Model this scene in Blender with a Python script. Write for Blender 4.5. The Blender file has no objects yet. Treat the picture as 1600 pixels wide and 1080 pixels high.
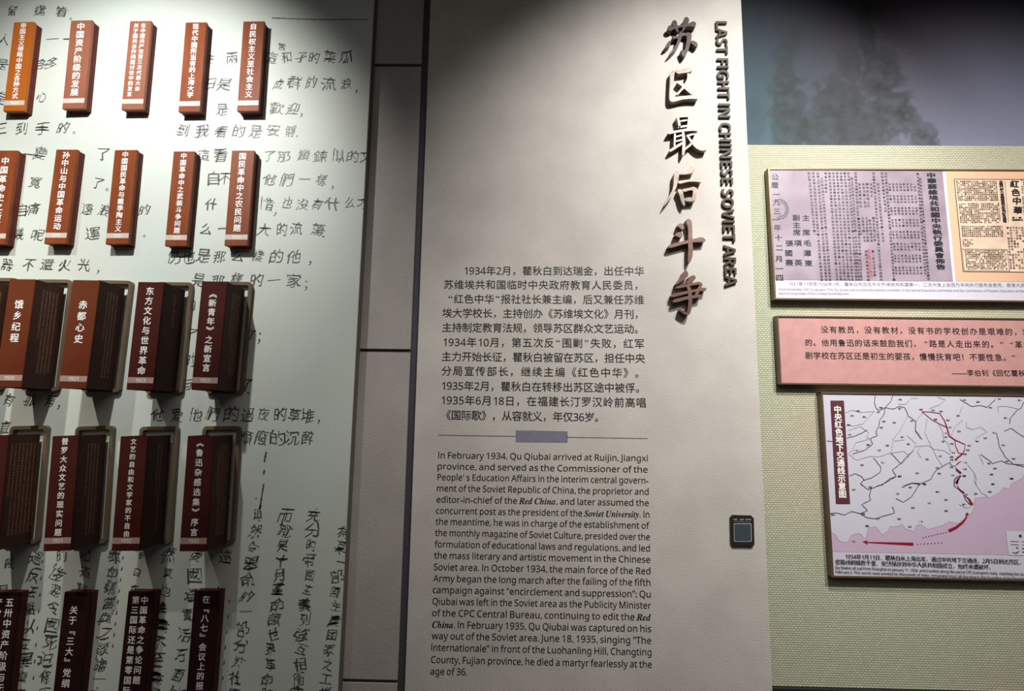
import bpy, bmesh, math, os, random
import numpy as np
from mathutils import Vector, Matrix, noise
random.seed(4)
sc = bpy.context.scene
COL = sc.collection
# ------------------------------------------------------------------ camera
F = 849.7; YAW, PIT, ROL = .0196, -.1322, .0144; EYE = 1.60
def cam_axes():
    cy, sy, cp, sp, cr, sr = math.cos(YAW), math.sin(YAW), math.cos(PIT), math.sin(PIT), math.cos(ROL), math.sin(ROL)
    B = np.array([[1, 0, 0], [0, 0, -1], [0, 1, 0.]])
    Ry = np.array([[cy, sy, 0], [-sy, cy, 0], [0, 0, 1.]])
    Rp = np.array([[1, 0, 0], [0, cp, -sp], [0, sp, cp]])
    Rr = np.array([[cr, -sr, 0], [sr, cr, 0], [0, 0, 1.]])
    return Rr @ Rp @ B @ Ry
M = cam_axes()
cam = bpy.data.objects.new('camera', bpy.data.cameras.new('camera')); COL.objects.link(cam)
cam.data.sensor_width = 36; cam.data.lens = F / 1600 * 36; cam.data.clip_start = .02
cam.matrix_world = Matrix(((M[0][0], -M[1][0], -M[2][0], 0), (M[0][1], -M[1][1], -M[2][1], 0), (M[0][2], -M[1][2], -M[2][2], EYE), (0, 0, 0, 1)))
sc.camera = cam
sc.view_settings.view_transform = 'Standard'; sc.view_settings.look = 'None'
sc.view_settings.exposure = 1.2; sc.view_settings.gamma = 1; sc.view_settings.use_curve_mapping = False
def at(px, py, Y):                       # where the sight line through a measured point meets the plane Y
    d = M.T @ np.array([(px - 800) / F, (py - 540) / F, 1.0])
    k = Y / d[1]
    return (d[0] * k, EYE + d[2] * k)
# ------------------------------------------------------------------ light
w = bpy.data.worlds.new('gallery'); sc.world = w; w.use_nodes = True
w.node_tree.nodes['Background'].inputs[0].default_value = (.75, .8, .9, 1)
w.node_tree.nodes['Background'].inputs[1].default_value = .02
def spot(name, loc, aim, energy, size, blend, col=(1, .97, .9), soft=.02):
    l = bpy.data.lights.new(name, 'SPOT'); l.energy = energy; l.spot_size = math.radians(size); l.spot_blend = blend
    l.color = col; l.shadow_soft_size = soft
    o = bpy.data.objects.new(name, l); COL.objects.link(o); o.location = loc
    o.rotation_euler = (Vector(aim) - Vector(loc)).to_track_quat('-Z', 'Y').to_euler(); return o
spot('track_spot', (-.98, .62, 2.76), (-1.11, 1.42, 2.26), 28, 93, .85, (1, 1, .99))
spot('track_spot', (-1.62, .30, 3.0), (-1.64, 1.42, 1.5), 38, 56, 1, (1, .96, .86))
spot('track_spot', (.76, .42, 3.0), (.58, 1.45, 2.18), 58, 77, 1, (1, .985, .975))
spot('track_spot', (1.26, -.05, 3.1), (1.42, 1.52, 1.62), 74, 74, 1, (1, .975, .94))
spot('track_spot', (.16, .30, 3.1), (-.10, 1.45, 1.4), 17, 33, 1, (1, .96, .9))
al = bpy.data.lights.new('ceiling_fill', 'AREA'); al.energy = 8; al.size = 2.5; al.color = (1, .95, .9)
ao = bpy.data.objects.new('ceiling_fill', al); COL.objects.link(ao); ao.location = (0, -1.2, 3.15)
# ------------------------------------------------------------------ materials
def mat(name, col, rough=.6, metal=0, spec=.5, n=0, nscale=20, col2=None, bump=0, bscale=300, stretch=None):
    m = bpy.data.materials.new(name); m.use_nodes = True; nt = m.node_tree; b = nt.nodes['Principled BSDF']
    b.inputs['Base Color'].default_value = (*col, 1); b.inputs['Roughness'].default_value = rough
    b.inputs['Metallic'].default_value = metal; b.inputs['Specular IOR Level'].default_value = spec
    tc = nt.nodes.new('ShaderNodeTexCoord'); src = tc.outputs['Object']
    if stretch:
        mp = nt.nodes.new('ShaderNodeMapping'); mp.inputs['Scale'].default_value = stretch; nt.links.new(src, mp.inputs['Vector']); src = mp.outputs[0]
    if col2 is not None:
        t = nt.nodes.new('ShaderNodeTexNoise'); t.inputs['Scale'].default_value = nscale; t.inputs['Detail'].default_value = 5
        nt.links.new(src, t.inputs['Vector'])
        r = nt.nodes.new('ShaderNodeValToRGB'); r.color_ramp.elements[0].position = .35; r.color_ramp.elements[1].position = .65
        r.color_ramp.elements[0].color = (*col, 1); r.color_ramp.elements[1].color = (*col2, 1)
        nt.links.new(t.outputs['Fac'], r.inputs[0]); nt.links.new(r.outputs[0], b.inputs['Base Color'])
    if bump:
        t = nt.nodes.new('ShaderNodeTexNoise'); t.inputs['Scale'].default_value = bscale; t.inputs['Detail'].default_value = 3
        nt.links.new(src, t.inputs['Vector'])
        bp = nt.nodes.new('ShaderNodeBump'); bp.inputs['Strength'].default_value = bump; bp.inputs['Distance'].default_value = .002
        nt.links.new(t.outputs['Fac'], bp.inputs['Height']); nt.links.new(bp.outputs[0], b.inputs['Normal'])
    return m
def paint_mat(name, rough=.6, spec=.4):  # print with some lamp light painted in, held in a colour attribute
    m = bpy.data.materials.new(name); m.use_nodes = True; nt = m.node_tree; b = nt.nodes['Principled BSDF']
    a = nt.nodes.new('ShaderNodeVertexColor'); a.layer_name = 'print'
    nt.links.new(a.outputs[0], b.inputs['Base Color']); b.inputs['Roughness'].default_value = rough; b.inputs['Specular IOR Level'].default_value = spec
    return m
def fabric_mat():
    m = mat('woven_wallcloth', (.5, .52, .4), .8, spec=.2); nt = m.node_tree; b = nt.nodes['Principled BSDF']
    tc = nt.nodes['Texture Coordinate']; mp = nt.nodes.new('ShaderNodeMapping'); mp.inputs['Rotation'].default_value = (math.radians(-90), 0, 0)
    nt.links.new(tc.outputs['Object'], mp.inputs[0])
    br = nt.nodes.new('ShaderNodeTexBrick'); br.inputs['Scale'].default_value = 1; br.inputs['Brick Width'].default_value = .0092
    br.inputs['Row Height'].default_value = .0056; br.inputs['Mortar Size'].default_value = .0011; br.inputs['Mortar Smooth'].default_value = .8
    br.inputs['Color1'].default_value = (.565, .55, .42, 1); br.inputs['Color2'].default_value = (.50, .487, .37, 1); br.inputs['Mortar'].default_value = (.29, .285, .2, 1)
    nt.links.new(mp.outputs[0], br.inputs[0])
    n = nt.nodes.new('ShaderNodeTexNoise'); n.inputs['Scale'].default_value = 2.2; nt.links.new(tc.outputs['Object'], n.inputs[0])
    r = nt.nodes.new('ShaderNodeValToRGB'); r.color_ramp.elements[0].color = (.93, 1, .94, 1); r.color_ramp.elements[1].color = (1.03, .97, .93, 1)
    r.color_ramp.elements[0].position = .4; r.color_ramp.elements[1].position = .6; nt.links.new(n.outputs[0], r.inputs[0])
    mx = nt.nodes.new('ShaderNodeMix'); mx.data_type = 'RGBA'; mx.blend_type = 'MULTIPLY'; mx.inputs[0].default_value = 1
    nt.links.new(br.outputs[0], mx.inputs[6]); nt.links.new(r.outputs[0], mx.inputs[7]); nt.links.new(mx.outputs[2], b.inputs['Base Color'])
    bp = nt.nodes.new('ShaderNodeBump'); bp.invert = True; bp.inputs['Strength'].default_value = .7; bp.inputs['Distance'].default_value = .0012
    nt.links.new(br.outputs['Fac'], bp.inputs['Height']); nt.links.new(bp.outputs[0], b.inputs['Normal'])
    return m
MT = dict(
    mural=mat('mural_print', (.57, .625, .565), .55, spec=.4, nscale=2.4, col2=(.55, .57, .505), bump=.05, bscale=120),
    page=mat('mural_page_border', (.48, .47, .36), .55, spec=.4, nscale=4, col2=(.43, .42, .32)),
    murside=mat('mural_edge', (.13, .115, .09), .7),
    paper=mat('stone_paper', (.56, .52, .47), .75, spec=.25, nscale=7, col2=(.49, .455, .41), bump=.55, bscale=330),
    strip=mat('stone_paper_shaded', (.40, .36, .335), .75, spec=.25, nscale=7, col2=(.36, .325, .30), bump=.5, bscale=330),  # same paper as the text panel, darkened for the shade falling there
    groove=mat('groove_paint', (.045, .042, .055), .7),
    cloth=fabric_mat(),
    room=mat('room_paint', (.10, .10, .11), .8), ceil=mat('ceiling_paint', (.05, .05, .055), .8),
    floor=mat('floor_tile', (.16, .14, .12), .35, nscale=3, col2=(.12, .105, .09)),
    ink=mat('black_ink', (.012, .011, .013), .45, spec=.5),
    brush=mat('brush_ink', (.045, .045, .04), .5, spec=.5, nscale=90, col2=(.10, .10, .09)),
    grey=mat('grey_ink', (.16, .16, .17), .5), slate=mat('slate_ink', (.17, .165, .225), .6, nscale=60, col2=(.2, .195, .26)),
    wood=mat('plaque_wood', (.21, .052, .014), .5, spec=.22, nscale=14, col2=(.17, .038, .010), bump=.05, bscale=160, stretch=(6, 6, 1)),
    orange=mat('plaque_orange_wood', (.36, .095, .010), .5, spec=.22, nscale=14, col2=(.36, .10, .015), bump=.05, bscale=160, stretch=(6, 6, 1)),
    washed=mat('plaque_glare_wood', (.26, .095, .055), .48, spec=.3, nscale=14, col2=(.24, .085, .043), bump=.05, bscale=160, stretch=(6, 6, 1)),  # plaque wood made paler and pinker to stand for lamp glare
    side=mat('plaque_side_wood', (.12, .026, .017), .55, spec=.15, nscale=30, col2=(.07, .016, .011), stretch=(30, 30, .6)),
    red=mat('spine_red', (.125, .031, .010), .55, spec=.15, nscale=6, col2=(.115, .022, .009)),
    deep=mat('spine_deep_red', (.064, .014, .010), .6, spec=.12, nscale=6, col2=(.052, .008, .006)), black=mat('plaque_black_maroon', (.026, .008, .007), .55, spec=.15, nscale=8, col2=(.018, .006, .005)),
    cover=mat('cover_brown', (.062, .023, .015), .6, spec=.15, nscale=12, col2=(.045, .018, .012)),
    gilt=mat('gilt_ink', (.33, .16, .08), .5), white=mat('white_lettering', (.85, .82, .78), .5),
    band=mat('date_band', (.55, .44, .38), .5), bandd=mat('date_band_dull', (.38, .25, .21), .5),
    acryl=mat('bronze_acrylic', (.16, .115, .07), .3, spec=.5, nscale=9, col2=(.12, .085, .05)),
    bronze=mat('aged_bronze', (.12, .085, .062), .42, metal=.15, spec=.45, nscale=26, col2=(.26, .19, .13), bump=.25, bscale=70),
    dbronze=mat('dark_bronze', (.035, .022, .018), .45, metal=.1, spec=.3, nscale=22, col2=(.055, .036, .029), bump=.2, bscale=70),
    rbronze=mat('red_bronze', (.11, .052, .037), .4, metal=.2, spec=.5, nscale=22, col2=(.15, .075, .05), bump=.2, bscale=70),
    lett=mat('letter_metal', (.028, .021, .013), .55, nscale=60, col2=(.065, .048, .026), spec=.3),
    frame=mat('frame_bronze', (.20, .13, .08), .35, metal=.45, spec=.6, nscale=12, col2=(.15, .10, .065)),
    sheet=mat('white_sheet', (.60, .575, .63), .4), scan=mat('mauve_scan', (.345, .28, .325), .5, nscale=9, col2=(.24, .18, .225)),
    news=mat('peach_mount', (.74, .44, .27), .5, nscale=4, col2=(.66, .40, .26)), newsp=mat('newsprint', (.78, .58, .43), .5, nscale=14, col2=(.6, .44, .32)),
    pink=mat('pink_card', (.52, .27, .245), .55, nscale=40, col2=(.47, .24, .22)), sea=mat('map_sea', (.53, .395, .51), .4),
    land=mat('map_land', (.58, .56, .63), .4), plum=mat('plum_bar', (.095, .025, .03), .5), crim=mat('crimson_ink', (.26, .008, .02), .45),
    river=mat('river_ink', (.07, .065, .075), .5), boundary=mat('boundary_ink', (.30, .28, .31), .5), seal=mat('red_seal_ink', (.40, .09, .08), .5),
    dusk=paint_mat('dusk_print_lit', .75, .12), sign=mat('sign_black', (.022, .016, .011), .4), code=mat('sign_window', (.05, .065, .075), .35), codel=mat('sign_line', (.3, .34, .36), .4),
    trim=mat('dark_trim', (.015, .015, .015), .5),
)
# ------------------------------------------------------------------ mesh helpers
class MB:
    def __init__(s): s.v = []; s.f = []
    def add(s, v, f):
        o = len(s.v); s.v += [tuple(p) for p in v]; s.f += [tuple(i + o for i in q) for q in f]; return s
    def box(s, x0, x1, y0, y1, z0, z1):
        return s.add([(x, y, z) for x in (x0, x1) for y in (y0, y1) for z in (z0, z1)],
                     [(0, 1, 3, 2), (4, 6, 7, 5), (0, 4, 5, 1), (2, 3, 7, 6), (0, 2, 6, 4), (1, 5, 7, 3)])
    def prism(s, q, y0, y1):              # polygon q of (x, z), from y0 (front) to y1 (back)
        n = len(q); a = sum(q[i][0] * q[(i + 1) % n][1] - q[(i + 1) % n][0] * q[i][1] for i in range(n))
        if a < 0: q = q[::-1]
        v = [(x, y0, z) for x, z in q] + [(x, y1, z) for x, z in q]
        f = [tuple(range(n)), tuple(range(2 * n - 1, n - 1, -1))] + [(i, n + i, n + (i + 1) % n, (i + 1) % n) for i in range(n)]
        return s.add(v, f)
    def flat(s, q, y): return s.add([(x, y, z) for x, z in q], [tuple(range(len(q)))])
    def ribbon(s, pts, wd, y, closed=False):
        n = len(pts)
        if n < 2: return s
        L, Rr = [], []
        for i in range(n):
            a = pts[max(i - 1, 0)]; b = pts[min(i + 1, n - 1)]
            dx, dz = b[0] - a[0], b[1] - a[1]; l = math.hypot(dx, dz) or 1
            h = (wd[i] if isinstance(wd, (list, tuple)) else wd) / 2
            L.append((pts[i][0] - dz / l * h, pts[i][1] + dx / l * h)); Rr.append((pts[i][0] + dz / l * h, pts[i][1] - dx / l * h))
        v = [(x, y, z) for x, z in L] + [(x, y, z) for x, z in Rr]
        return s.add(v, [(i, i + 1, n + i + 1, n + i) for i in range(n - 1)])
    def build(s, name, m, parent=None, bevel=0, xf=None):
        off = parent.location if parent is not None else Vector((0, 0, 0))
        p = parent
        while p is not None and p.parent is not None: p = p.parent; off = off + p.location
        me = bpy.data.meshes.new(name)
        vs = s.v if xf is None else [xf(v) for v in s.v]
        me.from_pydata([(v[0] - off[0], v[1] - off[1], v[2] - off[2]) for v in vs], [], s.f); me.update()
        if bevel:
            bm = bmesh.new(); bm.from_mesh(me)
            bmesh.ops.bevel(bm, geom=bm.edges[:], offset=bevel, segments=2, affect='EDGES', clamp_overlap=True); bm.to_mesh(me); bm.free()
        me.materials.append(MT[m]); o = bpy.data.objects.new(name, me); COL.objects.link(o); o.parent = parent
        return o
def thing(name, label, cat, loc, group=None):
    o = bpy.data.objects.new(name, None); o.empty_display_size = .05; COL.objects.link(o); o.location = loc
    o['label'] = label; o['category'] = cat
    if group: o['group'] = group
    return o
def tag(o, label, cat, group=None):
    o['label'] = label; o['category'] = cat
    if group: o['group'] = group
    return o
def struct(o): o['kind'] = 'structure'; return o
# ------------------------------------------------------------------ lettering
def sans(t, bold=False):                  # plain letters -> the sans-serif letters of the built-in typefaces
    A, a, d = (0x1D5D4, 0x1D5EE, 0x1D7EC) if bold else (0x1D5A0, 0x1D5BA, 0x1D7E2)
    return ''.join(chr(a + 11) if c == 'I' else chr(A + ord(c) - 65) if 'A' <= c <= 'Z' else chr(a + ord(c) - 97) if 'a' <= c <= 'z' else chr(d + ord(c) - 48) if '0' <= c <= '9' else c for c in t)
def text_mesh(s, latin=False, res=2, extr=0., bold=False):
    c = bpy.data.curves.new('t', 'FONT'); c.body = sans(s, bold) if latin else s; c.size = 1; c.resolution_u = res; c.extrude = extr
    if latin: c.space_word = .76
    o = bpy.data.objects.new('t', c); COL.objects.link(o)
    me = bpy.data.meshes.new_from_object(o.evaluated_get(bpy.context.evaluated_depsgraph_get()))
    v = [tuple(p.co) for p in me.vertices]; f = [tuple(p.vertices) for p in me.polygons]
    bpy.data.objects.remove(o); bpy.data.curves.remove(c); bpy.data.meshes.remove(me)
    return v, f
STEP = 2e-5
def heavier(v, f, d):                      # bolder strokes: shifted copies laid a hair apart
    if d <= 0: return v, f
    n = len(v); V = []; Fc = []
    for i, (dx, dz) in enumerate(((d, 0), (-d, 0), (0, d * .8), (0, -d * .8))):
        V += [(p[0] + dx, p[1] + dz, (p[2] if len(p) > 2 else 0) + i) for p in v]; Fc += [tuple(j + i * n for j in q) for q in f]
    return V, Fc
_g = {}
def preload(chars, off, res):             # all new glyphs of one style in a single conversion
    new = [c for c in dict.fromkeys(chars) if c.strip() and (c, off, res) not in _g]
    if not new: return
    v, f = text_mesh('\n'.join(new), res=res)
    # rows are one line apart: split by row
    step = 1.0; own = {}
    for q in f:
        y = sum(v[i][1] for i in q) / len(q); r = int(round((.38 - y) / step))
        own.setdefault(r, []).append(q)
    for r, c in enumerate(new):
        m = {}; vv = []; ff = []
        for q in own.get(r, []):
            t = []
            for i in q:
                if i not in m: m[i] = len(vv); vv.append((v[i][0], v[i][1] + r * step))
                t.append(m[i])
            ff.append(tuple(t))
        _g[(c, off, res)] = heavier([(p[0], p[1], 0) for p in vv], ff, off)
def glyph(c, off=0., res=2):
    if (c, off, res) not in _g: preload(c, off, res)
    return _g.get((c, off, res), ([], []))
def adv(c):
    o = ord(c)
    if c in '“”': return .62
    if o < 0x2000: return .56 if c != ' ' else .5
    return 1.
def put_row(mb, s, a, b, size, y, off=0., res=2, warp=None):   # CJK row from a=(x,z) to b (cell edges), glyphs of the given size
    n = sum(adv(c) for c in s); dx, dz = (b[0] - a[0]) / n, (b[1] - a[1]) / n; k = 0
    preload(''.join(sans(c) if c.isdigit() else c for c in s), off, res)
    L = math.hypot(b[0] - a[0], b[1] - a[1]); cx, sx = (b[0] - a[0]) / L, (b[1] - a[1]) / L
    for c in s:
        w_ = adv(c); v, f = glyph(sans(c) if c.isdigit() else c, off, res)
        if v:
            gx = .5 if w_ == 1 else (max(p[0] for p in v) + min(p[0] for p in v)) / 2
            ox, oz = a[0] + dx * (k + w_ / 2), a[1] + dz * (k + w_ / 2)
            mb.add([(ox + ((p[0] - gx) * cx - (p[1] - .38) * sx) * size, y - p[2] * STEP, oz + ((p[0] - gx) * sx + (p[1] - .38) * cx) * size) for p in v], f)
        k += w_
def put_glyph(mb, c, o, size, y, off=0., res=2, rot=0, sx=1., shear=0., wob=0.):
    v, f = glyph(c, off, res); ph = random.uniform(0, 6)
    out = []
    for p in v:
        x, z = p[0] - .5, p[1] - .38
        if wob: x, z = x + wob * math.sin(z * 7 + ph) + wob * .7 * math.sin(x * 13 + ph), z + wob * math.sin(x * 6 + ph * 2) + wob * .6 * math.sin(z * 11 + ph)
        x = x * sx + shear * z
        out.append((o[0] + (x * math.cos(rot) - z * math.sin(rot)) * size, y - p[2] * STEP, o[1] + (x * math.sin(rot) + z * math.cos(rot)) * size))
    mb.add(out, f)
def put_latin(mb, s, a, b, size, y, off=0., res=2, fit=True):
    v, f = text_mesh(s, True, res)
    if off > 0: v, f = heavier([(p[0], p[1], 0) for p in v], f, off)
    else: v = [(p[0], p[1], 0) for p in v]
    if not v: return
    x0 = min(p[0] for p in v); x1 = max(p[0] for p in v); L = math.hypot(b[0] - a[0], b[1] - a[1]); cx, sx = (b[0] - a[0]) / L, (b[1] - a[1]) / L
    k = L / (x1 - x0) if fit else size
    mb.add([(a[0] + (p[0] - x0) * k * cx - p[1] * size * sx, y - p[2] * STEP, a[1] + (p[0] - x0) * k * sx + p[1] * size * cx) for p in v], f)
# ------------------------------------------------------------------ planes (metres in front of the lens)
Y_MUR, Y_PAN, Y_FAB, Y_DUSK, Y_WALL = 1.42, 1.45, 1.515, 1.54, 1.56
PX = 1.45 / F
XL, XR = at(-420, 540, Y_MUR)[0], at(1850, 540, Y_FAB)[0]
ZB, ZT = .0, 3.25
# ------------------------------------------------------------------ the room
struct(MB().box(XL - .02, XR + .02, Y_WALL, Y_WALL + .15, ZB, ZT).build('wall_back', 'room'))
struct(MB().box(XL - .17, XL - .02, -3.2, Y_WALL + .15, ZB, ZT).build('wall_left', 'room'))
struct(MB().box(XR + .02, XR + .17, -3.2, Y_WALL + .15, ZB, ZT).build('wall_right', 'room'))
struct(MB().box(XL - .17, XR + .17, -3.35, -3.2, ZB, ZT).build('wall_front', 'room'))
struct(MB().box(XL - .17, XR + .17, -3.35, Y_WALL + .15, -.1, 0).build('floor', 'floor'))
struct(MB().box(XL - .17, XR + .17, -3.35, Y_WALL + .15, ZT, ZT + .1).build('ceiling', 'ceil'))
# ------------------------------------------------------------------ middle: grooved column of small panels + the text panel
xg0, xg1 = (at(622, 1080, Y_PAN)[0] + at(661, 0, Y_PAN)[0]) / 2, (at(633, 1080, Y_PAN)[0] + at(672, 0, Y_PAN)[0]) / 2
xe = (at(1158, 0, Y_PAN)[0] + at(1207, 1080, Y_PAN)[0]) / 2
x_m = (at(585, 0, Y_MUR)[0] + at(530, 1080, Y_MUR)[0]) / 2          # right edge of the mural board
struct(MB().box(x_m - .10, xe, Y_PAN + .006, Y_WALL, .12, ZT - .02).build('wall_centre', 'groove'))
wc = bpy.data.objects['wall_centre']
jz = [at(620, 102, Y_PAN)[1], at(600, 548, Y_PAN)[1], at(575, 1065, Y_PAN)[1]]
ed = [ZT - .03] + jz + [jz[2] - (jz[1] - jz[2])]
gap = .0085
for i in range(4):
    MB().box(x_m - .09, xg0, Y_PAN, Y_PAN + .012, ed[i + 1] + gap / 2, ed[i] - gap / 2).build('wall_panel', 'strip', wc, bevel=.0008)
tp = thing('text_panel', 'tall pale stone-textured text panel with black Chinese and English paragraphs', 'panel', ((xg1 + xe) / 2, Y_PAN, .15))
MB().box(xg1, xe, Y_PAN, Y_PAN + .05, .15, ZT - .03).build('panel_board', 'paper', tp, bevel=.001)
yi = Y_PAN - .0005
def P(x, y): return at(x, y, yi)
# Chinese paragraph
cn = [("1934年2月，瞿秋白到达瑞金，出任中华", 246, 1338, 88), ("苏维埃共和国临时中央政府教育人民委员，", 126, 1338, 172),
      ("“红色中华”报社社长兼主编，后又兼任苏维", 150, 1338, 258), ("埃大学校长，主持创办《苏维埃文化》月刊，", 120, 1338, 343),
      ("主持制定教育法规，领导苏区群众文艺运动。", 118, 1338, 430), ("1934年10月，第五次反“围剿”失败，红军", 118, 1341, 518),
      ("主力开始长征，瞿秋白被留在苏区，担任中央", 115, 1343, 605), ("分局宣传部长，继续主编《红色中华》。", 112, 1346, 692),
      ("1935年2月，瞿秋白在转移出苏区途中被俘。", 110, 1347, 781), ("1935年6月18日，在福建长汀罗汉岭前高唱", 107, 1352, 868),
      ("《国际歌》，从容就义，年仅36岁。", 112, 1100, 958)]
mb = MB()
for i, (s, x0, x1, yc) in enumerate(cn):
    k = 3.857; y0 = 400 + yc / k; sl = .003 + .0115 * i / 10
    put_row(mb, s, P(660 + x0 / k, y0), P(660 + x1 / k, y0 + sl * (x1 - x0) / k), 16.3 * PX, yi, .008)
mb.build('chinese_text', 'ink', tp)
RC, SU, RD, CH = '𝑹𝒆𝒅 𝑪𝒉𝒊𝒏𝒂', '𝑺𝒐𝒗𝒊𝒆𝒕 𝑼𝒏𝒊𝒗𝒆𝒓𝒔𝒊𝒕𝒚', '𝑹𝒆𝒅', '𝑪𝒉𝒊𝒏𝒂'
en = [("In February 1934, Qu Qiubai arrived at Ruijin, Jiangxi", 143, 1487, 660, 230, 250), ("province, and served as the Commissioner of the", 138, 1485, 660, 301, 323),
      ("People’ s Education Affairs in the interim central govern-", 137, 1490, 660, 371, 393), ("ment of the Soviet Republic of China, the proprietor and", 134, 1492, 660, 442, 465),
      ("editor-in-chief of the " + RC + ", and later assumed the", 131, 1493, 660, 514, 537), ("concurrent post as the president of the " + SU + ". In", 128, 1497, 660, 586, 611),
      ("the meantime, he was in charge of the establishment of", 125, 1497, 660, 656, 683), ("the monthly magazine of Soviet Culture, presided over the", 122, 1500, 660, 728, 756),
      ("formulation of educational laws and regulations, and led", 119, 1500, 660, 801, 829), ("the mass literary and artistic movement in the Chinese", 116, 1502, 660, 873, 901),
      ("Soviet area. In October 1934, the main force of the Red", 113, 1503, 870, 86, 113), ("Army began the long march after the failing of the fifth", 110, 1503, 870, 159, 187),
      ('campaign against "encirclement and suppression"; Qu', 107, 1505, 870, 233, 262), ("Qiubai was left in the Soviet area as the Publicity Minister", 105, 1507, 870, 307, 334),
      ("of the CPC Central Bureau, continuing to edit the " + RD, 103, 1507, 870, 381, 410), (CH + ". In February 1935, Qu Qiubai was captured on his", 103, 1508, 870, 455, 484),
      ('way out of the Soviet area. June 18, 1935, singing "The', 100, 1508, 870, 528, 559), ('Internationale" in front of the Luohanling Hill, Changting', 98, 1510, 870, 603, 634),
      ("County, Fujian province, he died a martyr fearlessly at the", 96, 1512, 870, 681, 713), ("age of 36.", 92, 328, 870, 756, 761)]
mb = MB(); k = 4.1026
for s, x0, x1, oy, ya, yb in en:
    put_latin(mb, s, P(650 + x0 / k, oy + ya / k), P(650 + x1 / k, oy + yb / k), 13.1 * PX, yi, .008)
mb.build('english_text', 'ink', tp)
mb = MB(); mb.ribbon([P(685, 680), P(806, 682)], 1.3 * PX, yi); mb.build('divider_rule', 'grey', tp); mb = MB(); mb.ribbon([P(886, 683.4), P(1012, 685.4)], 1.3 * PX, yi); mb.build('divider_rule', 'grey', tp)
MB().flat([P(806, 691), P(887, 691.8), P(887, 674), P(806, 672.5)], yi).build('divider_block', 'slate', tp)
# ------------------------------------------------------------------ raised title characters
TH = .021; YT = Y_PAN - TH
def capsule(pts):                          # brush stroke given as (x, y, width) -> outline
    n = len(pts); L, R_ = [], []
    for i in range(n):
        a = pts[max(i - 1, 0)]; b = pts[min(i + 1, n - 1)]; dx, dy = b[0] - a[0], b[1] - a[1]; l = math.hypot(dx, dy) or 1; h = pts[i][2] / 2
        L.append((pts[i][0] - dy / l * h, pts[i][1] + dx / l * h)); R_.append((pts[i][0] + dy / l * h, pts[i][1] - dx / l * h))
    a, b = pts[0], pts[-1]
    def cap(p, q, sgn):
        dx, dy = p[0] - q[0], p[1] - q[1]; l = math.hypot(dx, dy) or 1
        return (p[0] + dx / l * p[2] * .35, p[1] + dy / l * p[2] * .35)
    return [cap(a, pts[1], 1)] + L + [cap(b, pts[-2], 1)] + R_[::-1]
def smooth(q, it=2):
    for _ in range(it):
        o = []
        for i in range(len(q)):
            a, b = q[i], q[(i + 1) % len(q)]
            o += [(a[0] * .78 + b[0] * .22, a[1] * .78 + b[1] * .22), (a[0] * .22 + b[0] * .78, a[1] * .22 + b[1] * .78)]
        q = o
    return q
S, C = 'S', 'C'
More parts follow.
